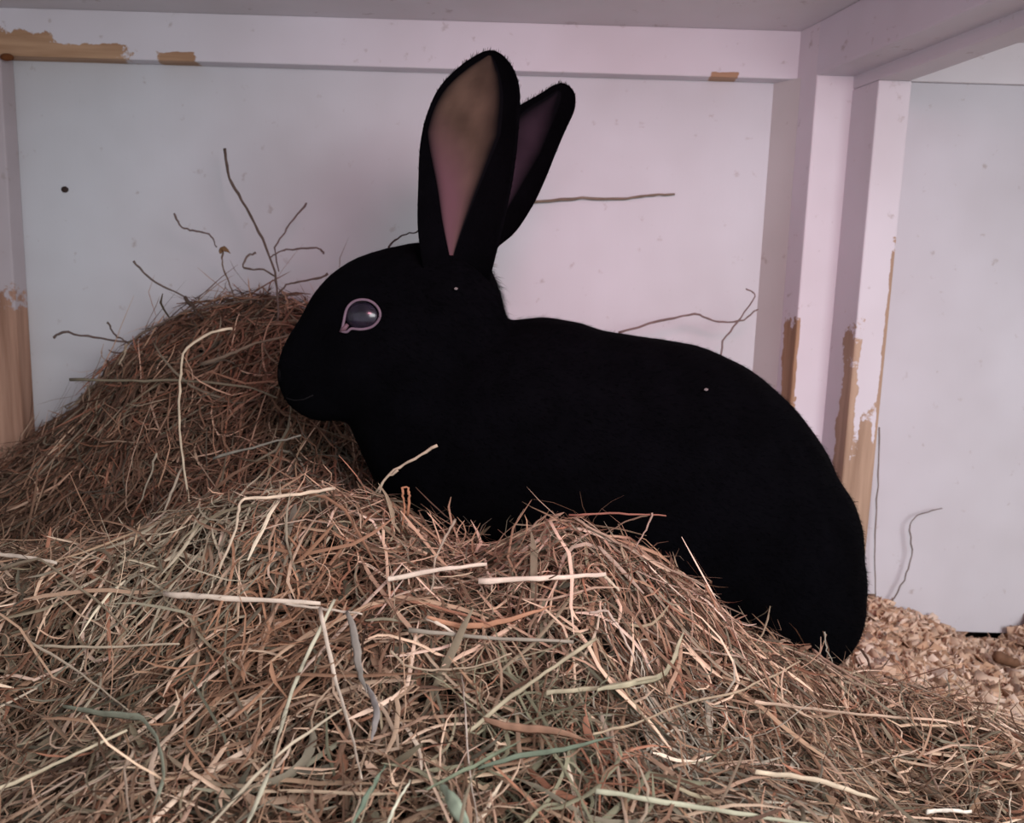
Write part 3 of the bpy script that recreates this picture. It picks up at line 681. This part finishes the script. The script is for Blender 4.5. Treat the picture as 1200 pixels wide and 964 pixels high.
S('long olive stalk slanting up to the right in the middle of the pile', [(548, 858), (600, 815), (650, 780), (698, 748)], 8, (178, 162, 130), group=G1)
S('long level olive stalk reaching right from the middle of the pile', [(640, 812), (700, 806), (770, 792)], 8, (180, 164, 132), group=G1)
S('thin upright seed stem in the lower middle of the pile', [(541, 790), (545, 830), (550, 900), (560, 968)], 3, (212, 188, 170), group=G1, lift=.016)
S('broad pale green blade with a light rib at the bottom edge', [(517, 922), (530, 940), (552, 975)], 26, (156, 166, 140), group=G1, leaf=True)
S('light straw standing at the bottom edge left of the broad green blade', [(452, 972), (465, 940), (481, 914)], 6, (226, 220, 190), group=G1)
S('green grass blade slanting to the bottom edge left of the light straw', [(452, 896), (435, 925), (412, 968)], 10, (124, 140, 116), group=G1, leaf=True)
S('bluish grey withered blade hanging right of the steep pale stalk', [(406, 716), (416, 745), (420, 780), (430, 812)], 12, (158, 146, 134), group=G1, leaf=True)
S('second grey withered blade below the first, pointing down', [(428, 800), (442, 830), (436, 868)], 11, (160, 148, 142), group=G1, leaf=True)
S('kinked thin sprig standing from the crest in front of the rabbit chest', [(534, 608), (524, 625), (510, 655), (506, 690), (470, 722), (446, 745)], 5, (196, 172, 146), Y=(.445, .385))
S('dark green blades at the bottom centre of the pile', [(560, 900), (610, 885), (660, 878), (720, 862)], 9, (112, 122, 100), group=G1, leaf=True)
S('narrow green blade slanting up right at the bottom centre', [(500, 925), (560, 895), (610, 868)], 7, (128, 136, 108), group=G1, leaf=True)
S('hooked pale sprig at the right of the pile centre', [(690, 718), (712, 716), (728, 740), (745, 775)], 4, (214, 186, 164), group=G1)
S('wide orange leaf fragment in the lower middle of the pile', [(565, 842), (600, 852), (650, 856), (690, 868)], 13, (168, 122, 94), group=G1, leaf=True)
S('curved tan stem bowing under the middle of the pile', [(458, 762), (475, 780), (510, 785), (560, 780), (600, 765)], 4, (180, 154, 126), group=G1)
S('pale straw lying over the dark left end of the pile', [(0, 668), (45, 655), (110, 700), (150, 740)], 5, (150, 130, 104), group=G1)
S('long straw upright against the far heap left of the golden one', [(183, 530), (178, 552), (164, 590)], 4, (186, 168, 142), Y=.56)
S('pale upright straw leaning left beside the foot of the golden one', [(212, 548), (196, 590), (178, 635)], 5, (196, 176, 150), Y=(.52, .475))
# far heap
S('tall brown stem rising highest of all against the back panel', [(264, 174), (267, 205), (284, 235), (306, 275), (322, 320), (326, 360), (322, 420)], 5, (122, 100, 88), Y=(.80, .73), group=G2)
S('wavy fine stem near the top left of the tall brown stem', [(204, 250), (212, 266), (228, 271), (246, 274), (254, 290)], 3.5, (134, 112, 104), Y=.79, group=G2)
S('small brown seed tip on a fine bent stem left of the tall stem', [(262, 290), (260, 310), (270, 335), (276, 352)], 3, (134, 108, 86), Y=.78, group=G2)
S('brown triangular seed head beside the tall stem', [(256, 296), (262, 291), (270, 296)], 8, (150, 110, 66), Y=.775, leaf=True, group=G2)
S('fine straight stem crossing right of the tall stem', [(360, 238), (340, 262), (322, 290), (327, 318)], 3.5, (138, 114, 108), Y=(.79, .765), group=G2)
S('crooked twiglet right of the tall stem with a bent tip', [(380, 297), (372, 290), (345, 292), (328, 294), (316, 302)], 3.5, (128, 104, 96), Y=(.785, .765), group=G2)
S('small forked twiglet left of the tall stem', [(300, 296), (290, 300), (284, 314), (310, 316), (322, 324)], 4, (130, 108, 96), Y=(.785, .763), group=G2)
S('thin twig leaning left with a dark thick foot', [(156, 306), (180, 330), (216, 347)], 4, (130, 110, 100), Y=.785, group=G2)
S('dark thick foot of the leaning twig', [(216, 347), (226, 360), (238, 374)], 7, (88, 70, 58), Y=.77, group=G2)
S('branching twiglet lying left over the heap edge', [(62, 396), (74, 389), (110, 396), (150, 401)], 4.5, (120, 98, 88), Y=.775, group=G2)
S('arched fine stem over the left shoulder of the heap', [(150, 402), (190, 378), (225, 362), (300, 350), (350, 345)], 4, (128, 108, 92), Y=.77, group=G2)
S('short stiff stem pointing up from the heap edge', [(126, 377), (134, 392), (148, 400)], 4, (120, 98, 88), Y=.776, group=G2)
S('bent twig from the heap to the rabbit forehead', [(384, 320), (378, 325), (350, 330), (335, 334), (325, 345)], 4, (126, 104, 92), Y=.75, group=G2)
S('long level olive straw arching over the upper face of the far heap', [(82, 445), (150, 446), (220, 446), (290, 453), (325, 466)], 5, (150, 136, 108), Y=(.715, .66), group=G2)
S('pale straw slanting over the face of the far heap to the rabbit', [(236, 427), (270, 415), (300, 402), (345, 392)], 6, (160, 136, 110), Y=(.71, .68), group=G2)
S('second pale straw on the heap pointing to the rabbit chin', [(250, 537), (300, 523), (352, 510)], 5, (162, 156, 138), Y=(.61, .60), group=G2)
S('short pale straw upright on the left shoulder of the heap', [(148, 403), (146, 415), (139, 427)], 5, (196, 172, 142), Y=.742, group=G2)
# wisps against the walls
S('dark fine whisker-like wisp arching before the base of the ears', [(450, 302), (458, 286), (472, 276), (492, 270)], 3.5, (90, 72, 66), Y=.62, group=G3)
S('level straw stuck to the back panel behind the ears', [(622, 237), (680, 232), (722, 233), (760, 229), (791, 227)], 5, (160, 138, 116), Y=.846, group=G3)
S('long bowed stem behind the back of the rabbit', [(725, 390), (780, 374), (815, 368), (840, 377), (868, 376), (888, 362)], 4, (146, 120, 112), Y=.80, group=G3)
S('forked thin stem standing up behind the back of the rabbit', [(845, 440), (846, 402), (866, 375), (886, 346), (874, 338)], 3.5, (150, 124, 118), Y=.80, group=G3)
S('fine curved wisp leaning on the right wall above the shavings', [(1040, 712), (1058, 682), (1069, 650), (1066, 615), (1078, 602), (1104, 596)], 3, (150, 132, 126), Y=.838, group=G3)
S('very thin wisp hanging beside the second post', [(1030, 500), (1029, 570), (1025, 640), (1026, 700)], 3, (150, 130, 120), Y=.838, group=G3)
S('dark bent twig on the shavings at the foot of the rump', [(1005, 757), (1016, 770), (1022, 788)], 5, (96, 64, 48), Y=.60)
S('brown lump lying on the shavings under the gap in the right wall', [(1166, 768), (1178, 773), (1192, 778)], 24, (140, 96, 66), Y=.74, name='wood_chunk', cat='wood chip', flat=0.9)
for lab, px, py, r in (('tiny pale chaff fleck on the upper back of the rabbit', 825, 460, .0011), ('tiny chaff fleck on the rabbit nape below the ears', 533, 340, .0010)):
    h, n = cast(px, py); bm = bmesh.new(); bmesh.ops.create_icosphere(bm, subdivisions=1, radius=r)
    for v in bm.verts: v.co.x *= 1.5; v.co.y *= .5
    me = bpy.data.meshes.new('chaff_fleck'); bm.to_mesh(me); bm.free()
    o = link('chaff_fleck', me, plain('chaff', (120, 114, 112))); o.location = h+n*0.004; tag(o, lab, 'hay')
